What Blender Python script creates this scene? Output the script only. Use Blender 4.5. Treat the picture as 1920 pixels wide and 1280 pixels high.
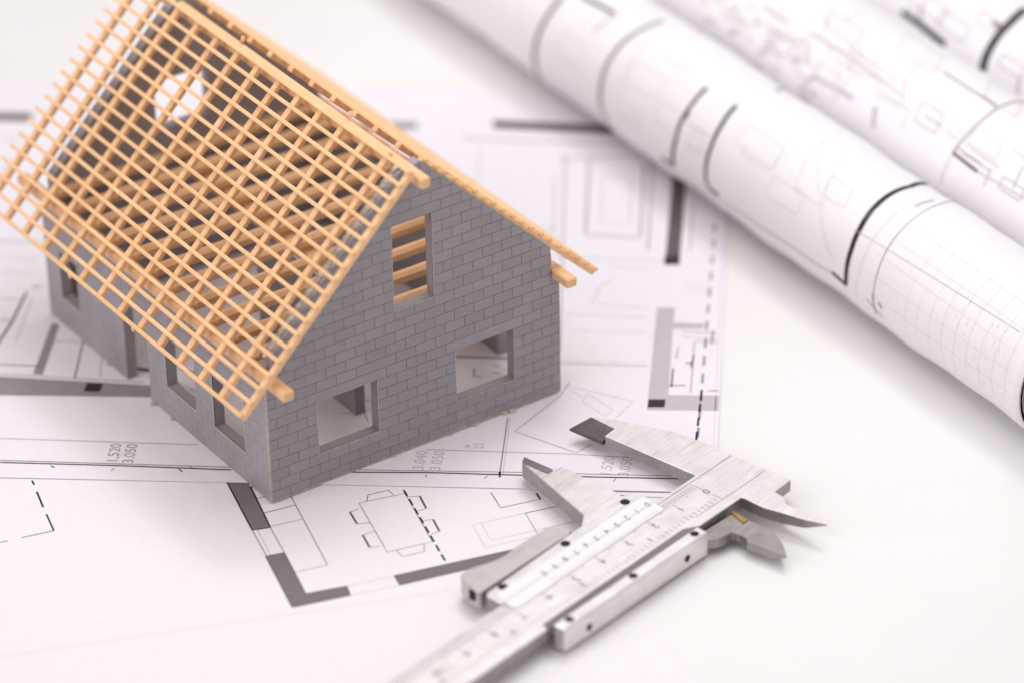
import bpy, bmesh, math, random
from mathutils import Vector, Matrix
from mathutils.geometry import tessellate_polygon

random.seed(11)
scene = bpy.context.scene
for o in list(bpy.data.objects):
    bpy.data.objects.remove(o)

# ------------------------------------------------------------------ units
S = 0.003            # one unit = half a model brick = 3 mm
H = 1.017            # height of one brick course, in units

# ------------------------------------------------------------------ camera (solved from the gable's bricks)
EYE = Vector((-144.887, -253.430, 194.366))
RX = Vector((0.82418598, -0.56600392, -0.01889549))
RY = Vector((-0.30952809, -0.42227636, -0.85198300))   # image down
RZ = Vector((0.47424660, 0.70804113, -0.52322836))     # forward
FPX = 7775.98
cam_data = bpy.data.cameras.new('camera')
cam = bpy.data.objects.new('camera', cam_data)
scene.collection.objects.link(cam)
m = Matrix((RX, -RY, -RZ)).transposed().to_4x4()
m.translation = EYE * S
cam.matrix_world = m
cam_data.sensor_fit = 'HORIZONTAL'
cam_data.sensor_width = 36.0
cam_data.lens = FPX * 36.0 / 1920.0
cam_data.clip_start = 0.01
cam_data.clip_end = 50.0
cam_data.dof.use_dof = True
cam_data.dof.focus_distance = 352.0 * S
cam_data.dof.aperture_fstop = 6.0
cam_data.dof.aperture_blades = 9
scene.camera = cam

# ------------------------------------------------------------------ studio light
world = bpy.data.worlds.new('World')
scene.world = world
world.use_nodes = True
bg = world.node_tree.nodes['Background']
bg.inputs[0].default_value = (1.0, 0.925, 0.94, 1)
bg.inputs[1].default_value = 0.57


def area_light(name, loc, target, size, energy, color):
    d = bpy.data.lights.new(name, 'AREA')
    d.shape = 'RECTANGLE'
    d.size, d.size_y = size
    d.energy = energy
    d.color = color
    o = bpy.data.objects.new(name, d)
    scene.collection.objects.link(o)
    o.location = loc
    o.rotation_euler = (Vector(target) - Vector(loc)).to_track_quat('-Z', 'Y').to_euler()
    return o


area_light('softbox_key', (0.36, 0.24, 0.88), (0.09, 0.01, 0.0), (0.26, 0.26), 1.75, (1.0, 0.99, 0.98))
area_light('added_falloff_panel', (0.115, 0.01, 0.38), (0.115, 0.01, 0.0), (0.32, 0.32), 0.62, (1.0, 0.985, 0.99))  # added panel, hung low so its falloff darkens the picture corners
area_light('softbox_fill', (-1.2, 0.15, 0.75), (0.05, 0.02, 0.02), (0.9, 0.9), 6.5, (1.0, 0.96, 0.97))

scene.view_settings.view_transform = 'Standard'
scene.view_settings.look = 'None'
scene.view_settings.exposure = 0.09
scene.view_settings.gamma = 1.0
scene.view_settings.use_curve_mapping = False


# ------------------------------------------------------------------ materials
def new_mat(name):
    mt = bpy.data.materials.new(name)
    mt.use_nodes = True
    nt = mt.node_tree
    return mt, nt, nt.nodes['Principled BSDF']


def noise(nt, scale, detail=3.0, stretch=None, rough=0.5):
    tc = nt.nodes.new('ShaderNodeTexCoord')
    out = tc.outputs['Object']
    if stretch:                       # (scale, angle): turn first, then stretch
        for key, val in (('Rotation', stretch[1]), ('Scale', stretch[0])):
            mp = nt.nodes.new('ShaderNodeMapping')
            mp.inputs[key].default_value = val
            nt.links.new(out, mp.inputs[0])
            out = mp.outputs[0]
    n = nt.nodes.new('ShaderNodeTexNoise')
    n.inputs['Scale'].default_value = scale
    n.inputs['Detail'].default_value = detail
    n.inputs['Roughness'].default_value = rough
    nt.links.new(out, n.inputs['Vector'])
    return n.outputs['Fac']


def ramp(nt, fac, c0, c1, p0=0.0, p1=1.0):
    r = nt.nodes.new('ShaderNodeValToRGB')
    r.color_ramp.elements[0].position = p0
    r.color_ramp.elements[0].color = (*c0, 1)
    r.color_ramp.elements[1].position = p1
    r.color_ramp.elements[1].color = (*c1, 1)
    nt.links.new(fac, r.inputs[0])
    return r.outputs[0]


def bump(nt, fac, bsdf, dist, strength=1.0):
    b = nt.nodes.new('ShaderNodeBump')
    b.inputs['Strength'].default_value = strength
    b.inputs['Distance'].default_value = dist
    nt.links.new(fac, b.inputs['Height'])
    nt.links.new(b.outputs[0], bsdf.inputs['Normal'])


def mat_simple(name, c0, c1, scale, rough=0.5, bdist=0.0, metal=0.0, sss=0.0, spec=0.5, stretch=None, lo=0.3, hi=0.7):
    mt, nt, b = new_mat(name)
    f = noise(nt, scale, 4.0, stretch)
    nt.links.new(ramp(nt, f, c0, c1, lo, hi), b.inputs['Base Color'])
    b.inputs['Roughness'].default_value = rough
    b.inputs['Metallic'].default_value = metal
    b.inputs['Specular IOR Level'].default_value = spec
    if sss:
        b.inputs['Subsurface Weight'].default_value = sss
        b.inputs['Subsurface Radius'].default_value = (1.0, 0.6, 0.35)
        b.inputs['Subsurface Scale'].default_value = 0.0012
    if bdist:
        bump(nt, f, b, bdist)
    return mt


def mat_grey_plastic():
    mt, nt, b = new_mat('grey_plastic')
    f = noise(nt, 55, 4)
    base = ramp(nt, f, (0.296, 0.272, 0.284), (0.345, 0.327, 0.347), 0.35, 0.7)
    info = nt.nodes.new('ShaderNodeObjectInfo')
    mx = nt.nodes.new('ShaderNodeMixRGB')
    mx.blend_type = 'MULTIPLY'
    mx.inputs[0].default_value = 1.0
    v = ramp(nt, info.outputs['Random'], (0.94, 0.935, 0.93), (1.04, 1.04, 1.055))
    nt.links.new(base, mx.inputs[1])
    nt.links.new(v, mx.inputs[2])
    nt.links.new(mx.outputs[0], b.inputs['Base Color'])
    b.inputs['Roughness'].default_value = 0.48
    b.inputs['Specular IOR Level'].default_value = 0.45
    bump(nt, noise(nt, 900, 3), b, 0.00004)
    return mt


def mat_paper(name, c, bscale=18):
    mt, nt, b = new_mat(name)
    f = noise(nt, 400, 3)
    c1 = tuple(min(1, x * 1.03) for x in c)
    nt.links.new(ramp(nt, f, c, c1, 0.3, 0.7), b.inputs['Base Color'])
    b.inputs['Roughness'].default_value = 0.55
    b.inputs['Specular IOR Level'].default_value = 0.35
    bump(nt, noise(nt, bscale, 2), b, 0.0006, 0.6)
    return mt


def mat_metal(name, col0, col1, rough, ang, stretchy=14.0, scale=1500, bd=0.00002):
    mt, nt, b = new_mat(name)
    f = noise(nt, scale, 5, ((1.0 / stretchy, 1.0, 1.0), (0, 0, ang)), 0.6)
    g = noise(nt, 260, 4)
    mx = nt.nodes.new('ShaderNodeMixRGB')
    mx.inputs[0].default_value = 0.35
    nt.links.new(ramp(nt, f, col0, col1, 0.3, 0.7), mx.inputs[1])
    nt.links.new(ramp(nt, g, col0, col1, 0.3, 0.62), mx.inputs[2])
    sp = nt.nodes.new('ShaderNodeMixRGB')          # scattered specks of tarnish
    nt.links.new(ramp(nt, noise(nt, 750, 6, None, 0.65), (0, 0, 0), (0.75, 0.75, 0.75), 0.66, 0.74), sp.inputs[0])
    nt.links.new(mx.outputs[0], sp.inputs[1])
    sp.inputs[2].default_value = (col0[0] * 0.42, col0[1] * 0.36, col0[2] * 0.32, 1)
    nt.links.new(sp.outputs[0], b.inputs['Base Color'])
    b.inputs['Metallic'].default_value = 0.85
    rr = nt.nodes.new('ShaderNodeMapRange')
    rr.inputs['To Min'].default_value = rough - 0.08
    rr.inputs['To Max'].default_value = rough + 0.12
    nt.links.new(f, rr.inputs['Value'])
    nt.links.new(rr.outputs[0], b.inputs['Roughness'])
    bump(nt, f, b, bd)
    return mt


def mat_hatched():
    mt, nt, b = new_mat('hatched_print')
    tc = nt.nodes.new('ShaderNodeTexCoord')
    mp = nt.nodes.new('ShaderNodeMapping')
    mp.inputs['Rotation'].default_value = (0, 0, math.radians(20))
    nt.links.new(tc.outputs['Object'], mp.inputs[0])
    w = nt.nodes.new('ShaderNodeTexWave')
    w.inputs['Scale'].default_value = 1500
    nt.links.new(mp.outputs[0], w.inputs['Vector'])
    nt.links.new(ramp(nt, w.outputs['Fac'], (0.13, 0.115, 0.125), (0.24, 0.215, 0.23), 0.3, 0.7), b.inputs['Base Color'])
    b.inputs['Roughness'].default_value = 0.6
    b.inputs['Specular IOR Level'].default_value = 0.3
    return mt


def mat_tan():
    mt = mat_simple('tan_plastic', (0.80, 0.505, 0.262), (0.88, 0.585, 0.335), 90, 0.42, 0.0, sss=0.22, spec=0.4)
    nt = mt.node_tree
    b = nt.nodes['Principled BSDF']
    src = b.inputs['Base Color'].links[0].from_socket
    info = nt.nodes.new('ShaderNodeObjectInfo')
    mx = nt.nodes.new('ShaderNodeMixRGB')
    mx.blend_type = 'MULTIPLY'
    mx.inputs[0].default_value = 1.0
    nt.links.new(src, mx.inputs[1])
    nt.links.new(ramp(nt, info.outputs['Random'], (0.93, 0.90, 0.86), (1.03, 1.03, 1.03)), mx.inputs[2])
    nt.links.new(mx.outputs[0], b.inputs['Base Color'])
    bump(nt, noise(nt, 1200, 3), b, 0.00006)
    return mt


CAL_ANG = math.atan2(-0.2443, -0.9697)
M = {
    'table': mat_simple('white_table', (0.80, 0.79, 0.783), (0.825, 0.815, 0.808), 30, 0.42, 0.0, spec=0.3),
    'paper': mat_paper('plan_paper', (0.80, 0.785, 0.805)),
    'paper_b': mat_paper('plan_paper_cool', (0.79, 0.765, 0.815)),
    'paper_roll': mat_paper('roll_paper', (0.80, 0.785, 0.81), 9),
    'grey': mat_grey_plastic(),
    'edge': mat_simple('worn_plastic_edge', (0.56, 0.48, 0.40), (0.36, 0.325, 0.315), 700, 0.6, 0.00005),
    'tan': mat_tan(),
    'glue': mat_simple('dried_glue', (0.42, 0.37, 0.32), (0.66, 0.58, 0.48), 900, 0.35, 0.0001, sss=0.3),
    'black': mat_simple('black_print', (0.018, 0.015, 0.018), (0.03, 0.026, 0.03), 300, 0.6, spec=0.3),
    'dark': mat_simple('dark_grey_print', (0.10, 0.085, 0.095), (0.13, 0.11, 0.12), 300, 0.6, spec=0.3),
    'mid': mat_simple('mid_grey_print', (0.27, 0.235, 0.26), (0.31, 0.27, 0.295), 300, 0.6, spec=0.3),
    'light': mat_simple('light_grey_print', (0.50, 0.455, 0.50), (0.54, 0.49, 0.54), 300, 0.6, spec=0.3),
    'faint': mat_simple('faint_print', (0.66, 0.625, 0.65), (0.69, 0.655, 0.68), 300, 0.6, spec=0.3),
    'hatch': mat_hatched(),
    'steel': mat_metal('satin_steel', (0.69, 0.665, 0.67), (0.90, 0.87, 0.875), 0.38, -CAL_ANG),
    'steel_beam': mat_metal('satin_steel_beam', (0.73, 0.695, 0.705), (0.80, 0.765, 0.775), 0.42, -CAL_ANG),
    'steel_reflection': mat_metal('dark_reflection_steel', (0.10, 0.09, 0.095), (0.17, 0.155, 0.16), 0.5, -CAL_ANG),
    'steel_mid': mat_metal('worn_shaded_steel', (0.27, 0.25, 0.25), (0.42, 0.39, 0.385), 0.42, -CAL_ANG),
    'steel_shade': mat_metal('shaded_strip_steel', (0.25, 0.225, 0.235), (0.32, 0.29, 0.30), 0.55, -CAL_ANG),
    'steel_thumb': mat_metal('satin_grey_steel', (0.50, 0.475, 0.475), (0.62, 0.59, 0.585), 0.45, -CAL_ANG),
    'plate': mat_simple('matte_chrome_plate', (0.82, 0.80, 0.81), (0.86, 0.84, 0.85), 200, 0.5, spec=0.4),
    'screw': mat_simple('blackened_screw', (0.008, 0.005, 0.006), (0.02, 0.014, 0.016), 900, 0.5, spec=0.2),
    'brass': mat_simple('brass', (0.36, 0.23, 0.07), (0.50, 0.34, 0.12), 200, 0.35, metal=0.8),
}


# ------------------------------------------------------------------ object helpers
def link(o):
    scene.collection.objects.link(o)
    return o


def make_mesh(name, verts, faces, mats, fmats=None, smooth=False):
    me = bpy.data.meshes.new(name)
    me.from_pydata([tuple(c * S for c in v) for v in verts], [], faces)
    if not isinstance(mats, (list, tuple)):
        mats = [mats]
    for k in mats:
        me.materials.append(M[k])
    if fmats:
        for p, i in zip(me.polygons, fmats):
            p.material_index = i
    if smooth:
        for p in me.polygons:
            p.use_smooth = True
    me.validate()
    me.update()
    return me


def obj(name, me, parent=None, loc=(0, 0, 0)):
    o = bpy.data.objects.new(name, me)
    link(o)
    o.location = Vector(loc) * S
    if parent:
        o.parent = parent
    return o


def thing(name, label, cat, loc=(0, 0, 0), group=None):
    e = bpy.data.objects.new(name, None)
    e.empty_display_size = 0.01
    link(e)
    e.location = Vector(loc) * S
    e['label'] = label
    e['category'] = cat
    if group:
        e['group'] = group
    return e


class MB:
    """collects simple shapes into one mesh, in units"""
    def __init__(self):
        self.v, self.f, self.m = [], [], []

    def add(self, verts, faces, mi=0):
        n = len(self.v)
        self.v += [tuple(q) for q in verts]
        self.f += [tuple(n + i for i in fc) for fc in faces]
        self.m += [mi] * len(faces)

    def box(self, a, b, mi=0):
        x0, y0, z0 = a
        x1, y1, z1 = b
        v = [(x, y, z) for z in (z0, z1) for y in (y0, y1) for x in (x0, x1)]
        self.add(v, [(0, 2, 3, 1), (4, 5, 7, 6), (0, 1, 5, 4), (2, 6, 7, 3), (0, 4, 6, 2), (1, 3, 7, 5)], mi)

    def build(self, name, mats, parent=None, off=(0, 0, 0), smooth=False, loc=(0, 0, 0)):
        v = [(x - off[0], y - off[1], z - off[2]) for x, y, z in self.v]
        return obj(name, make_mesh(name, v, self.f, mats, self.m, smooth), parent, loc)


def finish_bevel(me, width, seg=1, angle=35):
    bm = bmesh.new()
    bm.from_mesh(me)
    bmesh.ops.remove_doubles(bm, verts=bm.verts, dist=1e-7)
    bmesh.ops.recalc_face_normals(bm, faces=bm.faces)
    es = [e for e in bm.edges if len(e.link_faces) == 2 and e.calc_face_angle(0) > math.radians(angle)]
    bmesh.ops.bevel(bm, geom=es, offset=width * S, segments=seg, affect='EDGES', profile=0.5, clamp_overlap=True)
    bm.to_mesh(me)
    bm.free()
    me.update()


def beam_mesh(name, lx, ly, lz, mat, bev=0.08):
    """centred bar with softened edges"""
    mb = MB()
    mb.box((-lx / 2, -ly / 2, -lz / 2), (lx / 2, ly / 2, lz / 2))
    me = make_mesh(name, mb.v, mb.f, mat)
    finish_bevel(me, bev)
    return me


def solid(outline, holes, plane, d0, d1):
    """2-D outline with holes, extruded between depths d0 and d1. plane(u, v, d) -> xyz"""
    loops = [list(outline)] + [list(h) for h in holes]
    flat = [q for lp in loops for q in lp]
    tris = tessellate_polygon([[Vector((q[0], q[1], 0)) for q in lp] for lp in loops])
    n = len(flat)
    v = [plane(q[0], q[1], d0) for q in flat] + [plane(q[0], q[1], d1) for q in flat]
    f = [tuple(t) for t in tris] + [tuple(n + i for i in reversed(t)) for t in tris]
    k = 0
    for lp in loops:
        c = len(lp)
        for i in range(c):
            a, b = k + i, k + (i + 1) % c
            f.append((a, b, n + b, n + a))
        k += c
    return v, f


def solid_obj(name, outline, holes, plane, d0, d1, mat, parent=None, off=(0, 0, 0), bev=0.0):
    v, f = solid(outline, holes, plane, d0, d1)
    v = [(x - off[0], y - off[1], z - off[2]) for x, y, z in v]
    me = make_mesh(name, v, f, mat)
    bm = bmesh.new()
    bm.from_mesh(me)
    bmesh.ops.recalc_face_normals(bm, faces=bm.faces)
    bm.to_mesh(me)
    bm.free()
    if bev:
        finish_bevel(me, bev)
    return obj(name, me, parent)


# ------------------------------------------------------------------ photo pixel -> direction -> point on a known plane
def ray(px, py):
    return RX * ((px - 960) / FPX) + RY * ((py - 640) / FPX) + RZ


def on_z(px, py, z=0.0):
    d = ray(px, py)
    return EYE + d * ((z - EYE.z) / d.z)


class Flat:
    """a level sheet: print coordinates are x, y on it"""
    def __init__(self, z):
        self.z = z

    def px(self, p):
        q = on_z(p[0], p[1], self.z)
        return (q.x, q.y)

    def to3(self, u, v, h):
        return (u, v, self.z + h)


class Roll:
    """a paper roll lying on the table: print coordinates are length along the axis and arc length round it"""
    def __init__(self, p0, ang, r, z):
        self.r = r
        self.a = Vector((math.cos(ang), math.sin(ang), 0))
        self.n = Vector((-self.a.y, self.a.x, 0))
        self.p0 = Vector((p0[0], p0[1], z + r))

    def dent(self, u, th):
        return 0.085 * math.sin(0.31 * u + 1.4 * math.sin(2 * th)) + 0.05 * math.sin(0.83 * u + 3 * th + 1.0) - 0.10

    def px(self, p):
        d = ray(*p).normalized()
        w = EYE - self.p0
        A = d - self.a * d.dot(self.a)
        B = w - self.a * w.dot(self.a)
        qa, qb, qc = A.dot(A), 2 * A.dot(B), B.dot(B) - self.r ** 2
        disc = max(qb * qb - 4 * qa * qc, 0.0)
        t = (-qb - math.sqrt(disc)) / (2 * qa)
        q = w + d * t
        th = math.atan2(q.z, q.dot(self.n))
        if th < -math.pi / 2:
            th += 2 * math.pi
        return (q.dot(self.a), th * self.r)

    def to3(self, u, v, h):
        th = v / self.r
        q = self.p0 + self.a * u + (self.n * math.cos(th) + Vector((0, 0, 1)) * math.sin(th)) * (self.r + h + self.dent(u, th))
        return tuple(q)


class Print:
    """flat print on a surface, one mesh per ink"""
    def __init__(self, surf, h=0.012):
        self.s, self.h = surf, h
        self.step = 1.2 if isinstance(surf, Flat) else 0.45
        self.inks = {}

    def ink(self, k):
        return self.inks.setdefault(k, MB())

    def line(self, pts, w, ink='dark', h=0.0, raw=False):
        P = [Vector(p if raw else self.s.px(p)) for p in pts]
        Q = [P[0]]
        for a, b in zip(P, P[1:]):
            n = max(1, int(math.ceil((b - a).length / self.step)))
            Q += [a + (b - a) * ((i + 1) / n) for i in range(n)]
        L, Rr = [], []
        for i, q in enumerate(Q):
            t = (Q[min(i + 1, len(Q) - 1)] - Q[max(i - 1, 0)])
            t = t.normalized() if t.length > 1e-9 else Vector((1, 0))
            nn = Vector((-t.y, t.x)) * (w / 2)
            L.append(q + nn)
            Rr.append(q - nn)
        v = [self.s.to3(q.x, q.y, self.h + h) for q in L + Rr]
        k = len(Q)
        self.ink(ink).add(v, [(i, k + i, k + i + 1, i + 1) for i in range(k - 1)])

    def dashes(self, a, b, n, duty, w, ink='black', first=0.0):
        A, B = Vector(self.s.px(a)), Vector(self.s.px(b))
        for i in range(n):
            t0 = (i + first) / n
            t1 = min((i + first + duty) / n, 1.0)
            self.line([A.lerp(B, t0), A.lerp(B, t1)], w, ink, raw=True)

    def poly(self, pts, ink='mid', outline=None, ow=0.12, h=0.0):
        P = [self.s.px(p) for p in pts]
        v = [self.s.to3(q[0], q[1], self.h + h) for q in P]
        tris = tessellate_polygon([[Vector((q[0], q[1], 0)) for q in P]])
        self.ink(ink).add(v, tris)
        if outline:
            self.line([*pts, pts[0]], ow, outline, h=h + 0.008)

    def text(self, s, at, size, direction, ink='mid'):
        """at: pixel of the text's lower left; direction: pixel towards which it reads"""
        A = Vector(self.s.px(at))
        d = (Vector(self.s.px(direction)) - A).normalized()
        n = Vector((-d.y, d.x))
        v, f = text_shape(s)
        self.ink(ink).add([self.s.to3(*(A + d * (x * size) + n * (y * size)), self.h) for x, y in v], f)

    def build(self, names, parent, off=(0, 0, 0)):
        for k, mb in self.inks.items():
            o = mb.build(names.get(k, 'printed_lines'), k, parent, off)
            o['kind'] = 'stuff'


_txt = {}


def text_shape(s):
    if s not in _txt:
        c = bpy.data.curves.new('lettering', 'FONT')
        c.body = s
        c.size = 1.0
        c.resolution_u = 4
        o = bpy.data.objects.new('lettering', c)
        link(o)
        bpy.context.view_layer.update()
        me = bpy.data.meshes.new_from_object(o.evaluated_get(bpy.context.evaluated_depsgraph_get()))
        _txt[s] = ([(q.co.x, q.co.y) for q in me.vertices], [tuple(p.vertices) for p in me.polygons])
        bpy.data.objects.remove(o)
        bpy.data.curves.remove(c)
        bpy.data.meshes.remove(me)
    return _txt[s]


# ================================================================== the table
mb = MB()
mb.box((-260, -260, -8), (320, 380, 0))
table = mb.build('table', 'table')
table['kind'] = 'structure'
table['label'] = 'smooth white table top under the plans, house and caliper'

# ================================================================== plan sheets
ZA, ZB = 0.04, 0.15


def sheet(name, corners, z, th, mat, label, bow=0.0):
    base = (sum(c[0] for c in corners) / 4, sum(c[1] for c in corners) / 4, 0)
    t = thing(name, label, 'paper sheet', base)
    n = 24
    mbx = MB()
    C = [Vector(c) for c in corners]
    top = []
    for j in range(n + 1):
        for i in range(n + 1):
            q = C[0].lerp(C[1], i / n).lerp(C[3].lerp(C[2], i / n), j / n)
            top.append((q.x, q.y))
    v = [(x, y, z) for x, y in top] + [(x, y, z - th) for x, y in top]
    N = len(top)
    f = []
    for j in range(n):
        for i in range(n):
            a = j * (n + 1) + i
            f.append((a, a + 1, a + n + 2, a + n + 1))
            f.append((N + a, N + a + n + 1, N + a + n + 2, N + a + 1))
    for i in range(n):
        f.append((i, N + i, N + i + 1, i + 1))
        a = n * (n + 1) + i
        f.append((a, a + 1, N + a + 1, N + a))
        a = i * (n + 1)
        f.append((a, a + n + 1, N + a + n + 1, N + a))
        a = a + n
        f.append((a, N + a, N + a + n + 1, a + n + 1))
    mbx.add(v, f)
    mbx.build('paper', mat, t, base)
    return t, base


# front sheet (lies underneath)
e1 = Vector((0.7845, -0.6201))       # direction of the rear sheet's front edge
e2 = Vector((0.6201, 0.7845))
fa = Flat(ZA)
# axes of the front plan from its wall lines
a0, a1 = Vector(fa.px((548, 1138))), Vector(fa.px((498, 1042)))
g2 = (a1 - a0).normalized()
g1 = Vector((g2.y, -g2.x))
o0 = Vector(fa.px((548, 1138)))
shA, baseA = sheet('plan_sheet', [o0 - g1 * 60 - g2 * 34, o0 + g1 * 27 - g2 * 34, o0 + g1 * 27 + g2 * 34, o0 - g1 * 60 + g2 * 34],
                   ZA, 0.035, 'paper', 'white floor plan sheet with dining table drawing, in front of the house model')
pa = Print(fa)
pa.poly([(424, 900), (464, 900), (507, 988), (473, 993)], 'hatch', 'black', 0.14)
pa.poly([(498, 1042), (533, 1035), (573, 1112), (650, 1098), (657, 1115), (548, 1138)], 'hatch', 'dark', 0.10)
pa.poly([(739.4, 1078.4), (961, 1029.7), (1075, 1005), (1085, 1020), (870, 1068), (749.5, 1096)], 'hatch', 'dark', 0.10)
for ln, w, k in [
    ([(473, 993), (500, 1042)], .09, 'mid'), ([(482, 991), (508, 1040)], .06, 'light'), ([(507, 988), (533, 1035)], .09, 'mid'),
    ([(494, 961), (553, 946)], .09, 'dark'), ([(507, 986), (568, 972)], .07, 'mid'), ([(545, 928), (614, 1058)], .09, 'mid'),
    ([(553, 1072), (614, 1058)], .06, 'mid'), ([(478, 934), (500, 929)], .08, 'dark'),
    ([(651, 1098), (740, 1079)], .05, 'light'), ([(657, 1115), (750, 1096)], .05, 'light'),
    ([(-40, 1236), (380, 1175), (930, 1094)], .05, 'faint'), ([(0, 1110), (-60, 1125)], .05, 'faint'),
    ([(673, 942), (759.6, 924), (811, 1014.6), (726, 1034), (673, 942)], .08, 'mid'),
    ([(672, 953), (656, 959), (669.5, 981), (693, 979)], .08, 'mid'), ([(656, 959), (669.5, 981)], .2, 'mid'),
    ([(702, 995), (680, 1002), (693, 1025), (712, 1023)], .08, 'mid'), ([(680, 1002), (693, 1025)], .2, 'mid'),
    ([(744, 1031), (754, 1042.5), (796, 1033), (795, 1019)], .08, 'mid'),
    ([(763, 931), (787, 929), (799, 952), (783, 957)], .08, 'mid'), ([(787, 929), (799, 952)], .2, 'mid'),
    ([(792, 975), (812, 973), (824, 995), (808, 1000)], .08, 'mid'), ([(812, 973), (824, 995)], .2, 'mid'),
    ([(688, 938), (690, 927), (728, 918), (737, 926)], .08, 'dark'),
    ([(920, 922), (939, 951), (1013, 935), (1006, 924)], .08, 'dark'), ([(1013, 935), (1006, 924)], .18, 'dark'),
    ([(985, 961), (886, 983), (910, 1025), (1040, 997)], .05, 'light'), ([(902, 980), (920, 1012), (1030, 988)], .05, 'light'),
    ([(985, 961), (1078, 941)], .09, 'dark'), ([(985, 961), (1008, 1000)], .07, 'mid'),
    ([(1080, 976), (1020, 990)], .07, 'mid'),
    ([(1160, 928), (1185, 930)], .25, 'dark'), ([(1185, 930), (1260, 932)], .06, 'mid'),
    ([(60, 900), (64, 908)], .17, 'black'), ([(69, 921), (81, 950)], .17, 'black'), ([(87, 963), (101, 994)], .15, 'black'),
    ([(101, 994), (40, 1007)], .10, 'dark'), ([(14, 1013), (-10, 1018)], .10, 'dark'),
]:
    pa.line(ln, w, k)
pa.dashes((757, 918), (838, 1056), 8, 0.66, 0.19, 'black')
NM = {'hatch': 'printed_wall', 'black': 'printed_bold_lines', 'dark': 'printed_dark_lines', 'mid': 'printed_lines', 'light': 'printed_light_lines', 'faint': 'printed_faint_lines'}
pa.build(NM, shA, baseA)

# rear sheet (lies on top, under the house)
fb = Flat(ZB)
k0 = Vector(fb.px((1100, 917)))
cr = Vector(fb.px((1347, 800)))
crn = k0 + e1 * (cr - k0).dot(e1)
shB, baseB = sheet('plan_sheet', [crn - e1 * 118, crn, crn + e2 * 71, crn - e1 * 118 + e2 * 71],
                   ZB, 0.05, 'paper_b', 'large floor plan sheet with dimension figures, spread under the house model')
pb = Print(fb)
pb.poly([(925, 226), (1150, 236), (1150, 252), (925, 241)], 'dark')
pb.poly([(600, 226), (782, 230), (782, 243), (600, 240)], 'mid')
pb.poly([(-30, 212), (60, 213), (60, 228), (-30, 226)], 'dark')
pb.poly([(1261, 330), (1287, 333), (1275, 481), (1248, 481)], 'dark')
pb.poly([(1246, 481), (1275, 481), (1274, 497), (1245, 497)], 'black', h=.006)
pb.poly([(1232, 577), (1266, 577), (1263, 605), (1321, 607), (1319, 617), (1262, 617), (1253, 740), (1349, 741), (1347, 769), (1213, 768)], 'light')
pb.poly([(1216, 748), (1248, 748), (1246, 763), (1214, 763)], 'black', h=.006)
pb.poly([(-20, 704), (290, 722), (290, 744), (-20, 740)], 'mid')
pb.poly([(163, 717), (194, 718), (187, 734), (157, 733)], 'black', h=.006)
pb.poly([(97, 606), (112, 609), (80, 702), (62, 700)], 'mid')
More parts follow.
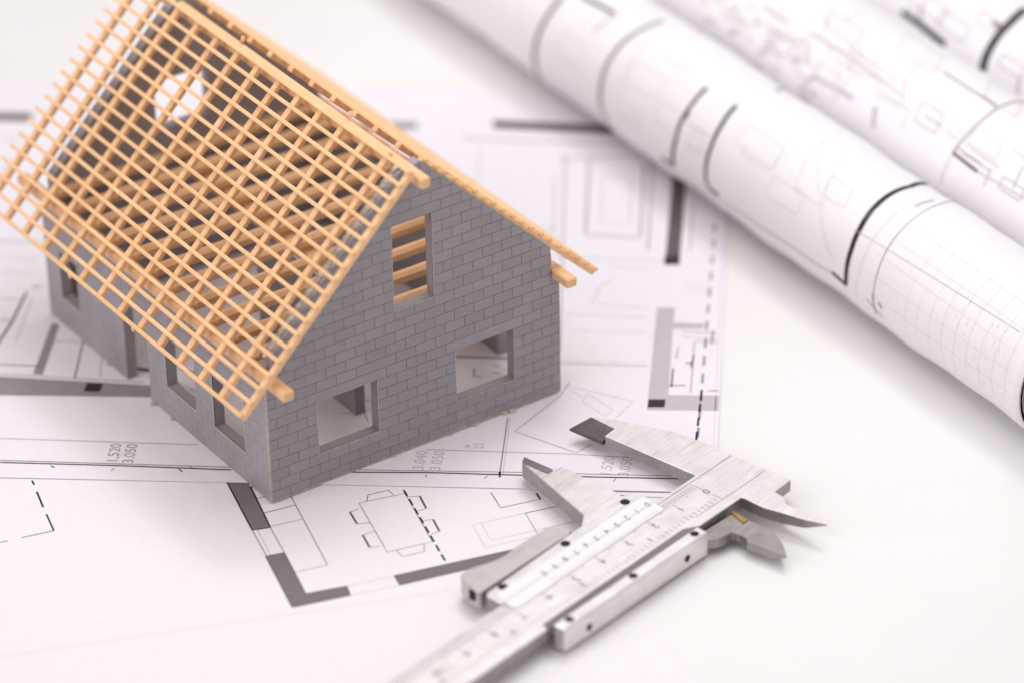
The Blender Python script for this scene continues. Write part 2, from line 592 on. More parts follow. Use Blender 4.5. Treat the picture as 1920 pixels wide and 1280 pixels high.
for ln, w, k in [
    ([(0, 866), (220, 872), (434, 880)], .17, 'black'), ([(0, 862), (434, 875)], .14, 'mid'),
    ([(620, 884), (800, 885), (940, 889), (1100, 893), (1290, 897)], .17, 'black'), ([(620, 879), (940, 884), (1290, 892)], .12, 'mid'),
    ([(937, 888), (952, 782)], .12, 'mid'), ([(943, 888), (957, 782)], .06, 'light'),
    ([(0, 821), (370, 833)], .09, 'mid'), ([(800, 842), (1060, 850), (1190, 857)], .08, 'mid'),
    ([(0, 745), (200, 748)], .05, 'faint'),
    ([(1052, 681), (1215, 686)], .10, 'mid'), ([(1052, 676), (1215, 680)], .06, 'light'),
    ([(1062, 722), (1187, 752), (1120, 818)], .07, 'light'), ([(1068, 716), (1050, 742), (965, 808), (1080, 848), (1110, 832)], .08, 'mid'),
    ([(1103, 738), (1149, 768), (1134, 779), (1092, 752), (1103, 738)], .06, 'light'), ([(1064, 728), (1095, 745)], .06, 'light'),
    ([(1278, 622), (1345, 626)], .12, 'mid'), ([(1278, 632), (1345, 636)], .08, 'mid'), ([(1302, 640), (1295, 735)], .09, 'mid'),
    ([(1337, 620), (1334, 645)], .12, 'dark'), ([(1262, 690), (1259, 725)], .16, 'dark'), ([(1253, 722), (1285, 722)], .14, 'dark'),
    ([(1301, 665), (1296, 688)], .16, 'dark'), ([(1285, 680), (1298, 680)], .25, 'mid'), ([(1328, 732), (1348, 732)], .12, 'dark'),
    ([(1272, 650), (1268, 672)], .2, 'light'), ([(1302, 640), (1345, 642)], .1, 'mid'),
    ([(100, 640), (158, 641)], .10, 'mid'), ([(156, 640), (140, 708)], .14, 'dark'), ([(191, 664), (188, 706)], .08, 'mid'),
    ([(-10, 682), (76, 686)], .14, 'dark'), ([(50, 548), (22, 605), (-20, 668)], .26, 'dark'), ([(-10, 700), (270, 716)], .10, 'dark'),
    ([(-10, 452), (75, 456)], .3, 'light'), ([(60, 540), (78, 536)], .5, 'light'),
    ([(1060, 290), (1050, 660)], .22, 'light'), ([(1105, 300), (1098, 440), (1200, 446), (1208, 310)], .35, 'light'),
    ([(1050, 300), (1210, 290)], .3, 'light'), ([(1225, 280), (1215, 470)], .3, 'light'),
    ([(870, 260), (1240, 275)], .4, 'light'), ([(1030, 480), (1240, 490)], .25, 'faint'),
    ([(1110, 570), (1125, 540), (1150, 520)], .22, 'faint'), ([(1120, 570), (1215, 578)], .2, 'faint'), ([(1060, 590), (1210, 596)], .2, 'faint'),
    ([(1286, 535), (1330, 540), (1328, 550), (1286, 546)], .16, 'faint'), ([(1356, 430), (1338, 840)], .07, 'faint'),
    ([(95, 872), (102, 876)], .14, 'dark'), ([(335, 878), (342, 884)], .14, 'dark'), ([(215, 876), (208, 882)], .1, 'mid'), ([(355, 873), (362, 877)], .1, 'mid'),
    ([(800, 888), (798, 894)], .1, 'mid'), ([(915, 891), (908, 896)], .1, 'mid'), ([(1155, 896), (1150, 902)], .1, 'mid'), ([(937, 884), (937, 894)], .2, 'dark'),
    ([(219, 862), (236, 836)], .05, 'faint'), ([(0, 480), (70, 488)], .3, 'faint'), ([(0, 510), (64, 515)], .3, 'faint'),
    ([(900, 280), (890, 420), (1040, 430)], .25, 'faint'), ([(1040, 330), (1036, 470)], .25, 'faint'), ([(1130, 330), (1126, 415), (1180, 418), (1184, 335), (1130, 330)], .25, 'faint'),
    ([(1140, 500), (1230, 505)], .2, 'faint'), ([(1080, 620), (1210, 625)], .16, 'faint'), ([(1300, 380), (1294, 470)], .2, 'light'), ([(1240, 270), (1330, 290)], .3, 'light'),
    ([(0, 560), (40, 562)], .2, 'light'), ([(0, 600), (20, 601)], .2, 'mid'), ([(20, 300), (0, 340)], .2, 'light'), ([(0, 260), (70, 262)], .25, 'light'), ([(30, 640), (60, 560)], .12, 'light'),
    ([(300, 700), (420, 760)], .1, 'mid'), ([(640, 740), (700, 752)], .1, 'mid'), ([(655, 700), (690, 790)], .08, 'mid'),
    ([(640, 775), (706, 765)], .08, 'mid'), ([(850, 668), (975, 672)], .25, 'dark'), ([(890, 690), (888, 705), (905, 706)], .15, 'mid'),
    ([(925, 685), (938, 686)], .15, 'mid'), ([(925, 698), (940, 700)], .15, 'mid'), ([(255, 690), (285, 695)], .5, 'dark'), ([(340, 690), (365, 700)], .3, 'dark'),
]:
    pb.line(ln, w, k)
pb.dashes((1341, 420), (1307, 835), 13, 0.55, 0.22, 'mid')
pb.dashes((1316, 730), (1304, 835), 4, 0.6, 0.2, 'black')
for s, at, to in [('1.520', (219, 867), (229, 828)), ('3.050', (249, 868), (259, 829)), ('3.040', (793, 881), (803, 842)), ('3.050', (825, 882), (835, 843)),
                  ('1.520', (1144, 892), (1154, 853)), ('3.050', (1178, 893), (1188, 854))]:
    pb.text(s, at, 1.38, to, 'mid' if at[0] < 400 else 'light')
pb.text('4.22', (870, 840), 1.05, (915, 839), 'light')
pb.build(NM, shB, baseB)

# ================================================================== paper rolls
def paper_roll(label, p0, ang, r, y_from, y_to, seam, turns, z=0.0):
    """spiral of paper; y_from / y_to are lengths along the axis from p0"""
    ro = Roll(p0, ang, r, z)
    base = ro.p0 + ro.a * ((y_from + y_to) / 2) - Vector((0, 0, r))
    t = thing('paper_roll', label, 'paper roll', base, 'rolled up plans')
    steps = int(turns * 56)
    th = 0.055
    mbx = MB()
    cuts = 110
    ring = []
    for i in range(steps + 1):
        a = seam - i / 56.0 * 2 * math.pi
        k = max(0.0, (i / 56.0) - 0.93)
        rr = r - 0.30 * k + 0.06 * math.sin(3 * a + 1.0) * min(1, k * 2)
        ring.append((a, rr))
    v, f = [], []
    for j in range(cuts + 1):
        u = y_from + (y_to - y_from) * j / cuts
        for a, rr in ring:
            for d in (0, -th):
                q = ro.p0 + ro.a * u + (ro.n * math.cos(a) + Vector((0, 0, 1)) * math.sin(a)) * (rr + d + ro.dent(u, a))
                v.append(tuple(q - base))
    w = 2 * (steps + 1)
    for j in range(cuts):
        for i in range(steps):
            a = j * w + 2 * i
            f.append((a, a + 2, a + w + 2, a + w))
            f.append((a + 1, a + w + 1, a + w + 3, a + 3))
        f.append((j * w, j * w + w, j * w + w + 1, j * w + 1))
    for j in (0, cuts):
        for i in range(steps):
            a = j * w + 2 * i
            f.append((a, a + 1, a + 3, a + 2))
    me = make_mesh('paper', v, f, 'paper_roll', None, True)
    obj('paper', me, t)
    return ro, t, tuple(base)


ANG = math.radians(-92.2)
r1, roll1, b1 = paper_roll('front paper roll with bold black arcs printed on it, nearest the caliper', (62, -13.66), ANG, 6.40, -140, 18.3, math.radians(-118), 5.4)
ax_n = Vector((-math.sin(ANG), math.cos(ANG)))   # points to +x
p2 = Vector((62, -13.66)) + ax_n * 14.45
p3 = p2 + ax_n * 14.6
r2, roll2, b2 = paper_roll('middle paper roll with faint grey plan lines, between the two other rolls', p2, ANG, 7.4, -140, 60, math.radians(-100), 2.6)
r3, roll3, b3 = paper_roll('rearmost paper roll with a thick dark arc, in the upper right corner', p3, ANG, 7.2, -140, 60, math.radians(-100), 2.6)

q1 = Print(r1, 0.03)
for ln, w, k in [
    ([(1052, -6), (1030, 22), (1012, 55), (1003, 95), (1006, 130), (1018, 152)], .6, 'dark'),
    ([(1092, -6), (1125, 12), (1154, 27)], .45, 'dark'), ([(1154, 27), (1130, 45), (1112, 60)], .3, 'light'),
    ([(1245, 36), (1205, 52), (1165, 82), (1138, 120), (1124, 165), (1124, 205)], .55, 'mid'), ([(1124, 205), (1140, 230)], .45, 'dark'),
    ([(1325, 164), (1297, 195), (1278, 228), (1267, 265), (1262, 308)], .46, 'black'), ([(1240, 296), (1264, 312)], .42, 'black'),
    ([(1290, 208), (1284, 222)], .6, 'black'), ([(1290, 232), (1330, 255)], .12, 'light'), ([(1288, 270), (1322, 290)], .1, 'faint'),
    ([(1381, 198), (1352, 235), (1332, 275), (1321, 315), (1322, 345), (1331, 358)], .46, 'black'), ([(1329, 356), (1346, 369)], .45, 'black'),
    ([(1742, 342), (1708, 346), (1672, 361), (1640, 388), (1612, 428), (1594, 468), (1584, 505), (1583, 534)], .56, 'black'), ([(1557, 513), (1584, 538)], .5, 'black'),
    ([(1455, 168), (1475, 162), (1492, 165)], .3, 'mid'),
    ([(1800, 378), (1765, 381), (1725, 398), (1688, 430), (1660, 470), (1644, 510), (1636, 560)], .10, 'mid'),
    ([(1700, 385), (1662, 415), (1628, 460), (1608, 510), (1604, 560)], .06, 'faint'),
    ([(1352, 378), (1450, 440), (1556, 514)], .10, 'mid'),
    ([(1600, 430), (1700, 490), (1800, 552), (1912, 622)], .06, 'light'),
    ([(1545, 258), (1490, 352), (1538, 388), (1535, 300), (1545, 258)], .07, 'faint'), ([(1538, 388), (1560, 490)], .07, 'faint'),
    ([(1590, 300), (1555, 340), (1540, 390)], .07, 'faint'), ([(1400, 270), (1390, 290), (1440, 320), (1470, 280)], .08, 'faint'),
    ([(1240, 100), (1300, 140)], .1, 'faint'), ([(1190, 200), (1200, 245), (1160, 215)], .1, 'faint'), ([(1160, 180), (1230, 60)], .1, 'faint'),
    ([(1635, 552), (1642, 590)], .2, 'mid'), ([(1622, 560), (1655, 598)], .12, 'mid'), ([(1645, 568), (1652, 580)], .3, 'mid'),
    ([(1715, 385), (1728, 379), (1740, 376), (1752, 374)], .28, 'light'), ([(1620, 410), (1660, 380)], .05, 'faint'),
]:
    q1.line(ln, w, k)
u0 = r1.px((1700, 560))[0]
u1 = r1.px((1885, 690))[0]
for i in range(9):
    u = u0 + (u1 - u0) * i / 8
    q1.line([(u, 1.9 * r1.r), (u, 2.4 * r1.r), (u, 3.0 * r1.r), (u, 3.45 * r1.r)], .026, 'faint', raw=True)
for i in range(5):
    a = (2.0 + i * 0.3) * r1.r
    q1.line([(u0 - 6, a), (u0, a), (u1 + .4, a)], .03, 'faint', raw=True)
for i in range(60):
    u = u0 + (u1 - u0) * (0.45 + 0.55 * random.random())
    a = random.uniform(2.3, 3.6) * r1.r
    L = random.uniform(.1, .4)
    q1.line([(u, a), (u, a + L)], .04, 'faint', raw=True)
for x, y, w_, h_ in [(1190, 110, 60, 60), (1240, 190, 40, 50), (1400, 230, 70, 60), (1060, 60, 40, 60), (1450, 330, 60, 50), (1300, 250, 20, 40), (1560, 330, 40, 50)]:
    q1.line([(x, y), (x + w_, y + w_ * .64), (x + w_ - h_ * .35, y + w_ * .64 + h_ * .7), (x - h_ * .35, y + h_ * .7), (x, y)], .07, 'faint')
q1.build(NM, roll1, b1)
q2 = Print(r2, 0.03)
for ln, w, k in [
    ([(1520, 62), (1600, 112), (1682, 172)], .30, 'light'), ([(1430, 10), (1476, 42)], .35, 'light'),
    ([(1925, 190), (1880, 198), (1845, 222), (1812, 255), (1786, 286)], .22, 'mid'), ([(1786, 286), (1832, 322)], .3, 'dark'), ([(1795, 278), (1840, 308)], .12, 'mid'),
    ([(1786, 290), (1770, 320), (1764, 345)], .1, 'light'), ([(1832, 322), (1920, 372)], .14, 'light'), ([(1770, 135), (1868, 200)], .22, 'mid'),
    ([(1512, 150), (1530, 145), (1598, 185)], .4, 'light'), ([(1640, 200), (1634, 240)], .5, 'light'),
    ([(1918, 310), (1898, 352)], .2, 'light'), ([(1565, 60), (1620, 20)], .14, 'faint'), ([(1690, 160), (1730, 110), (1770, 135)], .16, 'faint'),
    ([(1560, 190), (1610, 130)], .14, 'faint'),
]:
    q2.line(ln, w, k)
for i in range(90):
    x, y = random.uniform(1300, 1520), random.uniform(20, 130)
    y = 30 + (x - 1380) * 0.62 + random.uniform(-35, 75)
    q2.line([(x, y), (x + random.uniform(4, 18), y + random.uniform(2, 12))], random.uniform(.15, .4), random.choice(['light', 'faint', 'faint']))
for i in range(26):
    x = random.uniform(1520, 1900)
    y = 60 + (x - 1560) * 0.66 + random.uniform(-30, 70)
    L = random.uniform(18, 60)
    q2.line([(x, y), (x + L, y + L * .66)] if i % 2 else [(x, y), (x - L * .3, y + L * .6)], random.uniform(.1, .2), random.choice(['light', 'faint', 'faint']))
for x, y, w_, h_ in [(1560, 20, 60, 40), (1600, 90, 50, 40), (1650, 150, 45, 34), (1700, 60, 70, 50), (1540, 120, 40, 30), (1730, 190, 40, 50), (1830, 240, 50, 40), (1860, 150, 60, 44), (1450, 60, 50, 34), (1880, 330, 40, 30)]:
    q2.line([(x, y), (x + w_, y + w_ * .64), (x + w_ - h_ * .35, y + w_ * .64 + h_ * .7), (x - h_ * .35, y + h_ * .7), (x, y)], .13, random.choice(['light', 'faint']))
q2.build(NM, roll2, b2)
q3 = Print(r3, 0.03)
for ln, w, k in [
    ([(1925, 14), (1892, 42), (1866, 72), (1848, 105), (1840, 135)], 1.0, 'black'), ([(1690, 22), (1730, 50), (1772, 84)], .6, 'black'),
    ([(1730, 5), (1722, 40)], .3, 'mid'), ([(1860, 40), (1880, 55)], .6, 'mid'), ([(1740, 0), (1760, -20)], .2, 'light'), ([(1912, 140), (1905, 175)], .5, 'light'),
]:
    q3.line(ln, w, k)
for x, y, w_, h_ in [(1770, 20, 50, 40), (1840, 20, 40, 30), (1880, 100, 40, 30), (1720, -20, 60, 40)]:
    q3.line([(x, y), (x + w_, y + w_ * .64), (x + w_ - h_ * .35, y + w_ * .64 + h_ * .7), (x - h_ * .35, y + h_ * .7), (x, y)], .16, 'light')
q3.build(NM, roll3, b3)

# ================================================================== the model house
BZ = ZB + 0.012
W0, W1, LEN = 0.1, 29.9, 38.2
WT = 1.0
house = thing('house_model', 'grey plastic model house of brick with an open tan rafter roof, left of the caliper', 'model house', (15, 19, BZ))
HO = (15, 19, 0)


def roof_z(x):            # height of the lath line over x (left slope, mirrored at 15)
    x = x if x <= 15 else 30 - x
    return 10.92 + 0.9885 * (x + 3.40)


def inset(poly, e):
    n = len(poly)
    area = sum(poly[i][0] * poly[(i + 1) % n][1] - poly[(i + 1) % n][0] * poly[i][1] for i in range(n))
    sg = 1 if area > 0 else -1
    out = []
    for i in range(n):
        p, q, r_ = Vector(poly[i - 1]), Vector(poly[i]), Vector(poly[(i + 1) % n])
        d1, d2 = (q - p).normalized(), (r_ - q).normalized()
        n1, n2 = Vector((-d1.y, d1.x)) * sg, Vector((-d2.y, d2.x)) * sg
        k = 1 + n1.dot(n2)
        out.append(tuple(q + (n1 + n2) * (e / max(k, 0.25))))
    return out


def clip_half(poly, nx, nz, c):
    """keep nx*u + nz*z <= c"""
    out = []
    n = len(poly)
    for i in range(n):
        a, b = poly[i], poly[(i + 1) % n]
        da, db = nx * a[0] + nz * a[1] - c, nx * b[0] + nz * b[1] - c
        if da <= 0:
            out.append(a)
        if (da < 0 < db) or (db < 0 < da):
            t = da / (da - db)
            out.append((a[0] + (b[0] - a[0]) * t, a[1] + (b[1] - a[1]) * t))
    return out


GAP, PROUD, CH = 0.023, 0.055, 0.022


def brick_shape(poly, plane, d0=-0.02, d1=PROUD):
    p0 = inset(poly, GAP)
    p1 = inset(poly, GAP + CH)
    n = len(poly)
    v = [plane(u, z, d0) for u, z in p0] + [plane(u, z, d1 - CH) for u, z in p0] + [plane(u, z, d1) for u, z in p1]
    f = []
    for k in (0, 1):
        for i in range(n):
            j = (i + 1) % n
            f.append((k * n + i, k * n + j, (k + 1) * n + j, (k + 1) * n + i))
    f.append(tuple(2 * n + i for i in range(n)))
    return v, f


def layout(u0, u1, ztop, openings, lintels, clips, parity, merge):
    """brick rectangles / clipped polygons of a wall"""
    out = []
    rows = int(math.ceil(ztop / H))
    for r in range(rows):
        za, zb = r * H, min((r + 1) * H, ztop)
        us = [u0] + [k for k in range(int(math.ceil(u0 + 0.3)), int(u1) + 1) if (k + r + parity) % 2 == 0 and u0 + 0.3 < k < u1 - 0.3] + [u1]
        i = 1
        while i < len(us) - 1:
            if random.random() < merge:
                if random.random() < 0.5:
                    us.pop(i)
                else:
                    us[i] += random.choice((-1, 1)) * 0.12
            i += 1
        for a, b in zip(us, us[1:]):
            segs = [(a, b)]
            for (o0_, o1_, p0_, p1_) in openings + lintels:
                if za + 0.1 < p1_ and zb - 0.1 > p0_:
                    ns = []
                    for s0, s1 in segs:
                        if s1 <= o0_ or s0 >= o1_:
                            ns.append((s0, s1))
                        else:
                            if s0 < o0_:
                                ns.append((s0, o0_))
                            if s1 > o1_:
                                ns.append((o1_, s1))
                    segs = ns
            for s0, s1 in segs:
                if s1 - s0 < 0.25:
                    continue
                poly = [(s0, za), (s1, za), (s1, zb), (s0, zb)]
                for c in clips:
                    poly = clip_half(poly, *c)
                    if len(poly) < 3:
                        break
                if len(poly) < 3:
                    continue
                ar = abs(sum(poly[k][0] * poly[(k + 1) % len(poly)][1] - poly[(k + 1) % len(poly)][0] * poly[k][1] for k in range(len(poly)))) / 2
                q = []
                for p in poly:
                    if not q or math.dist(p, q[-1]) > 0.16:
                        q.append(p)
                if len(q) > 2 and math.dist(q[0], q[-1]) < 0.16:
                    q.pop()
                if ar > 0.22 and len(q) >= 3:
                    out.append(q)
    for (o0_, o1_, p0_, p1_) in lintels:
        out.append([(o0_, p0_), (o1_, p0_), (o1_, p1_), (o0_, p1_)])
    return out


RK = 0.95                                # wall top sits this far (vertically) under the lath line
rake_l = (-0.9885, 1.0, 10.92 + 0.9885 * 3.40 - RK)
RKR = 0.42                               # the right slope sits closer to the wall
rake_r = (0.9885, 1.0, 10.92 + 0.9885 * 33.40 - RKR)
APEX = roof_z(15) - RK
EAVE = 11.75


def foot(u):
    return max(0.0, 0.0075 * (u - 3.0))


def gable_outline():
    zl = roof_z(0.95) - RK
    return [(W0, foot(W0)), (W1, foot(W1)), (W1, EAVE), (29.05, EAVE), (29.05, zl + RK - RKR), (16.1, roof_z(16.1) - RKR), (13.9, roof_z(13.9) - RK), (0.95, zl), (0.95, EAVE), (W0, EAVE)]


def rect(a):
    return [(a[0], a[2]), (a[1], a[2]), (a[1], a[3]), (a[0], a[3])]


front_open = [(5, 11, 3 * H, 8 * H), (19, 25, 3 * H, 8 * H), (13, 17, 14 * H, 22 * H)]
front_lint = [(4, 12, 8 * H, 9 * H), (18, 26, 8 * H, 9 * H), (12, 18, 22 * H, 23 * H)]
pl_front = lambda u, z, d: (u, -d, z)                       # d > 0 is towards the viewer
gable = solid_obj('gable_wall', gable_outline(), [rect(a) for a in front_open], pl_front, -WT, 0.0, 'grey', house, HO)
gable['label'] = 'front gable wall with three window openings'
pl_brick = lambda u, z, d: (u, -d, z)
clips = [rake_l, rake_r, (0, 1, roof_z(16.1) - RKR - .1), (1, 0, W1), (-1, 0, -W0), (0.0075, -1.0, 0.0225)]
polys = layout(W0, W1, 30, front_open, front_lint, clips, 0, 0.03)
shared = {}
nb = 0
for P in polys:
    zc = sum(q[1] for q in P) / len(P)
    if zc > EAVE:                       # notch for the eave beams
        P = clip_half(clip_half(P, 1, 0, 29.05), -1, 0, -0.95)
    if len(P) < 3:
        continue
    cx, cz = P[0]
    key = None
    if len(P) == 4:
        key = tuple(round(c, 3) for q in P for c in (q[0] - cx, q[1] - cz))
    if key is None or key not in shared:
        v, f = brick_shape([(q[0] - cx, q[1] - cz) for q in P], pl_brick)
        me = make_mesh('brick', v, f, 'grey')
        if key:
            shared[key] = me
    else:
        me = shared[key]
    if nb < 300:
        obj('brick', me, gable, (cx - HO[0], -HO[1], cz))
        nb += 1


# mould-flash edges of the gable: window lips, corner and foot
def lip(name, rects, plane, parent, d, w=0.16):
    mbx = MB()
    for (a0_, a1_, b0_, b1_) in rects:
        for (u0, u1, z0, z1) in ((a0_ - w, a0_, b0_ - w, b1_), (a1_, a1_ + w, b0_ - w, b1_), (a0_, a1_, b0_ - w, b0_)):
            c = [plane(u, z, dd) for dd in (-0.05, d) for (u, z) in ((u0, z0), (u1, z0), (u1, z1), (u0, z1))]
            mbx.add(c, [(0, 1, 2, 3), (4, 7, 6, 5), (0, 4, 5, 1), (1, 5, 6, 2), (2, 6, 7, 3), (3, 7, 4, 0)])
    return mbx.build(name, 'edge', parent, HO)


for a in front_open:
    lip('window_edge', [a], pl_front, gable, PROUD + 0.015, 0.07)
mbx = MB()
for i in range(24):
    z0, z1 = i * EAVE / 24, (i + 1) * EAVE / 24
    j = random.uniform(-.03, .03)
    mbx.box((W0 - 0.05 + j, -PROUD - 0.045 - j, z0), (W0 + 0.10, -PROUD + 0.10, z1))
for i in range(60):
    x0, x1 = W0 + .1 + i * 29.6 / 60, W0 + .1 + (i + 1) * 29.6 / 60
    j = random.uniform(0, .06)
    fz = foot(x0)
    mbx.box((x0, -PROUD - .02 - j * .4, fz - 0.03), (x1, -PROUD + .2, fz + 0.07 + j))
mbx.build('mould_edge', 'edge', gable, HO)

# long wall on the left
lw_open = [(3.79, 8.9, 3 * H, 8 * H), (11.9, 16.9, 3 * H, 8 * H), (32.3, 35.5, 3 * H, 7.6 * H)]
door = (20.1, 24.2, 0, 8 * H)
lw_out = [(WT, 0), (door[0], 0), (door[0], door[3]), (door[1], door[3]), (door[1], 0), (LEN - WT, 0), (LEN - WT, EAVE), (WT, EAVE)]
pl_left = lambda u, z, d: (W0 - d, u, z)
left_wall = solid_obj('long_wall', lw_out, [rect(a) for a in lw_open], pl_left, -WT, 0.0, 'grey', house, HO)
left_wall['label'] = 'long left wall with three windows and a doorway'
lmb = MB()
pl_left_b = lambda u, z, d: (W0 - d * 0.42, u, z)
for P in layout(0.0, LEN, EAVE, lw_open + [(door[0], door[1], -1, door[3])], [(a[0] - 1, a[1] + 1, a[3], a[3] + H) for a in lw_open[:2]], [], 1, 0.03):
    v, f = brick_shape(P, pl_left_b)
    lmb.add(v, f)
bw = lmb.build('brickwork', 'grey', left_wall, HO)
bw['kind'] = 'stuff'
for a in lw_open:
    lip('window_edge', [a], pl_left, left_wall, PROUD, 0.10)

# long wall on the right, seen through the windows
rw_out = [(WT, 0), (2.6, 0), (2.6, 9), (8.2, 9), (8.2, 0), (LEN - WT, 0), (LEN - WT, EAVE), (WT, EAVE)]
pl_right = lambda u, z, d: (W1 + d, u, z)
right_wall = solid_obj('long_wall', rw_out, [], pl_right, -WT, 0.0, 'grey', house, HO)
right_wall['label'] = 'long right wall with a wide doorway, seen through the windows'

# rear gable
pl_back = lambda u, z, d: (u, LEN + d, z)
back_open = [(11.8, 17.3, 15.5, 20.4)]
back = solid_obj('gable_wall', gable_outline(), [rect(a) for a in back_open], pl_back, -WT, 0.0, 'grey', house, HO)
back['label'] = 'rear gable wall with an attic window, seen through the roof'
pl_in = lambda u, z, d: (u, LEN - WT - d * 0.6, z)
bmb = MB()
for P in layout(1.2, 28.8, 30, back_open, [], [rake_l, rake_r], 0, 0.03):
    v, f = brick_shape(P, pl_in)
    bmb.add(v, f)
bk = bmb.build('brickwork', 'grey', back, HO)
bk['kind'] = 'stuff'

# inner wall
pl_mid = lambda u, z, d: (14.2 + d, u, z)
part = solid_obj('partition_wall', [(7.3, 0), (23, 0), (23, 10.4), (7.3, 10.4)], [], pl_mid, -1.0, 0.0, 'grey', house, HO)

# crumbs of flash at the foot
mbx = MB()
for x, y, s in [(24.6, -.25, .30), (23.9, -.2, .22), (20.8, -.2, .2), (12.4, -.2, .12), (-.1, 19.3, .3), (-.05, 16.2, .2), (0, 3.2, .15), (0, 27.5, .3), (18.2, -.2, .12)]:
    bm = bmesh.new()
    bmesh.ops.create_icosphere(bm, subdivisions=1, radius=s)
    vs = [(x + q.co.x * random.uniform(.9, 1.8), y + q.co.y, .1 + q.co.z * .7 * random.uniform(.6, 1.2)) for q in bm.verts]
    fs = [tuple(q.index for q in fc.verts) for fc in bm.faces]
    bm.free()
    mbx.add(vs, fs)
o = mbx.build('mould_flash', 'glue', house, HO)
o['kind'] = 'stuff'

# ---- roof
LN, RN = 19, 14
raft_w, raft_h, lath_t = 0.66, 0.52, 0.345
panels = [  # lowest lath, highest lath, first and last y, first rafter
    (Vector((-3.53, 0, 11.13)), Vector((13.69, 0, 28.27)), -2.36, 43.6, -1.90, 'left roof slope of tan rafters and laths'),
    (Vector((33.85, 0, 10.95)), Vector((16.75, 0, 27.46)), 0.05, 45.6, 0.5, 'right roof slope of tan rafters and laths, seen edge-on'),
]
lath_me = beam_mesh('lath', 45.9, lath_t, lath_t, 'tan', 0.07)
for E0, E1, Y0, Y1, R0, lab in panels:
    panel = bpy.data.objects.new('roof_panel', None)
    link(panel)
    panel.empty_display_size = 0.01
    panel.parent = house
    panel['label'] = lab
    sgn = 1 if E1.x > E0.x else -1
    SL = math.atan2(E1.z - E0.z, abs(E1.x - E0.x))
    raft_me = beam_mesh('rafter', (E1 - E0).length + (0.40 if sgn > 0 else 0.45), raft_w, raft_h, 'tan', 0.07)
    for i in range(LN):
        q = E0.lerp(E1, i / (LN - 1))
        o = obj('lath', lath_me, panel, (q.x - 15 + random.uniform(-.03, .03), (Y0 + Y1) / 2 - 19 + random.uniform(-.06, .06), q.z + random.uniform(-.015, .015)))
        o.rotation_euler = (Matrix.Rotation(-sgn * SL, 3, 'Y') @ Matrix.Rotation(math.pi / 2 + random.uniform(-.0016, .0016), 3, 'Z')).to_euler()
    nrm = Vector((-math.sin(SL) * sgn, 0, math.cos(SL)))
    for k in range(RN):
        q = (E0 + E1) / 2 - nrm * (lath_t / 2 + raft_h / 2 - 0.06) + (E1 - E0).normalized() * 0.0
        o = obj('rafter', raft_me, panel, (q.x - 15, R0 + 3.37 * k - 19 + random.uniform(-.05, .05), q.z))
        o.rotation_euler = (0, -sgn * SL + random.uniform(-.003, .003), random.uniform(-.003, .003))

# beams under the roof
eb_me = beam_mesh('eave_beam', 1.1, 45.5, 0.95, 'tan', 0.14)
for x, y, z in ((0.32, 19.2, 12.28), (29.72, 20.5, 12.1)):
    obj('eave_beam', eb_me, house, (x - 15, y - 19, z))
rb_me = beam_mesh('ridge_beam', 1.0, 46.2, 1.0, 'tan', 0.14)
rb = obj('ridge_beam', rb_me, house, (-.1, 20.4 - 19, 27.05))
jst = beam_mesh('joist', 28.0, 1.02, 1.1, 'tan', 0.3)
for k in range(1, 12):
    o = obj('joist', jst, house, (0, -0.15 + 3.37 * k - 19, 12.65))
lb = beam_mesh('floor_beam', 1.3, 36.0, 1.2, 'tan', 0.15)
obj('floor_beam', lb, house, (14.8 - 15, 0, 11.2))
# collar pegs on the ridge beam and stubs of sprue
peg = beam_mesh('sprue_stub', 0.34, 0.34, 0.5, 'tan', 0.08)
for (x, y, z) in [(15.45, 9.6, 28.0), (15.3, 26.8, 28.0), (-3.6, 15.4, 10.9), (-3.6, 26.4, 10.9), (14.0, 1.2, 28.4)]:
    o = obj('sprue_stub', peg, house, (x - 15, y - 19, z))
    o.rotation_euler = (random.uniform(-.5, .5), random.uniform(-.5, .5), random.uniform(0, 3))

# glue along the top of the front gable
mbx = MB()
for i in range(36):
    x = 0.9 + i * 0.375 + random.uniform(-.1, .1)
    z = roof_z(x) - RK + 0.02
    s = random.uniform(.22, .42)
    bm = bmesh.new()
    bmesh.ops.create_icosphere(bm, subdivisions=2, radius=s)
    ph = random.random() * 6
    vs = [(x + q.co.x * (1.1 + .25 * math.sin(9 * q.co.y + ph)), 0.72 + random.uniform(-.06, .06) + q.co.y * 1.15, z + q.co.x * .75 + q.co.z * (.5 + .15 * math.sin(8 * q.co.x + ph))) for q in bm.verts]
    fs = [tuple(q.index for q in fc.verts) for fc in bm.faces]
    bm.free()
    mbx.add(vs, fs)
o = mbx.build('glue_bead', 'glue', house, HO, smooth=True)
o['kind'] = 'stuff'

# ================================================================== the caliper
CZ = 2.0                                   # height of the beam's upper face
C0 = on_z(1328, 925, CZ)
CA = Vector((-0.9697, -0.2443))            # along the beam towards its tail
CC = Vector((-0.2443, 0.9697))             # across, towards the long jaws
CO = (C0.x, C0.y, 0)
caliper = thing('vernier_caliper', 'steel vernier caliper lying open on the plans, in front of the house model', 'caliper', (C0.x, C0.y, ZB + 0.01))


def ac(px, py, z=CZ):
    q = on_z(px, py, z)
    d = Vector((q.x - C0.x, q.y - C0.y))
    return (d.dot(CA), d.dot(CC))


def cpl(a, c, z):
    q = CA * a + CC * c
    return (q.x, q.y, z)


def acs(pts, z=CZ):
    return [ac(x, y, z) for x, y in pts]


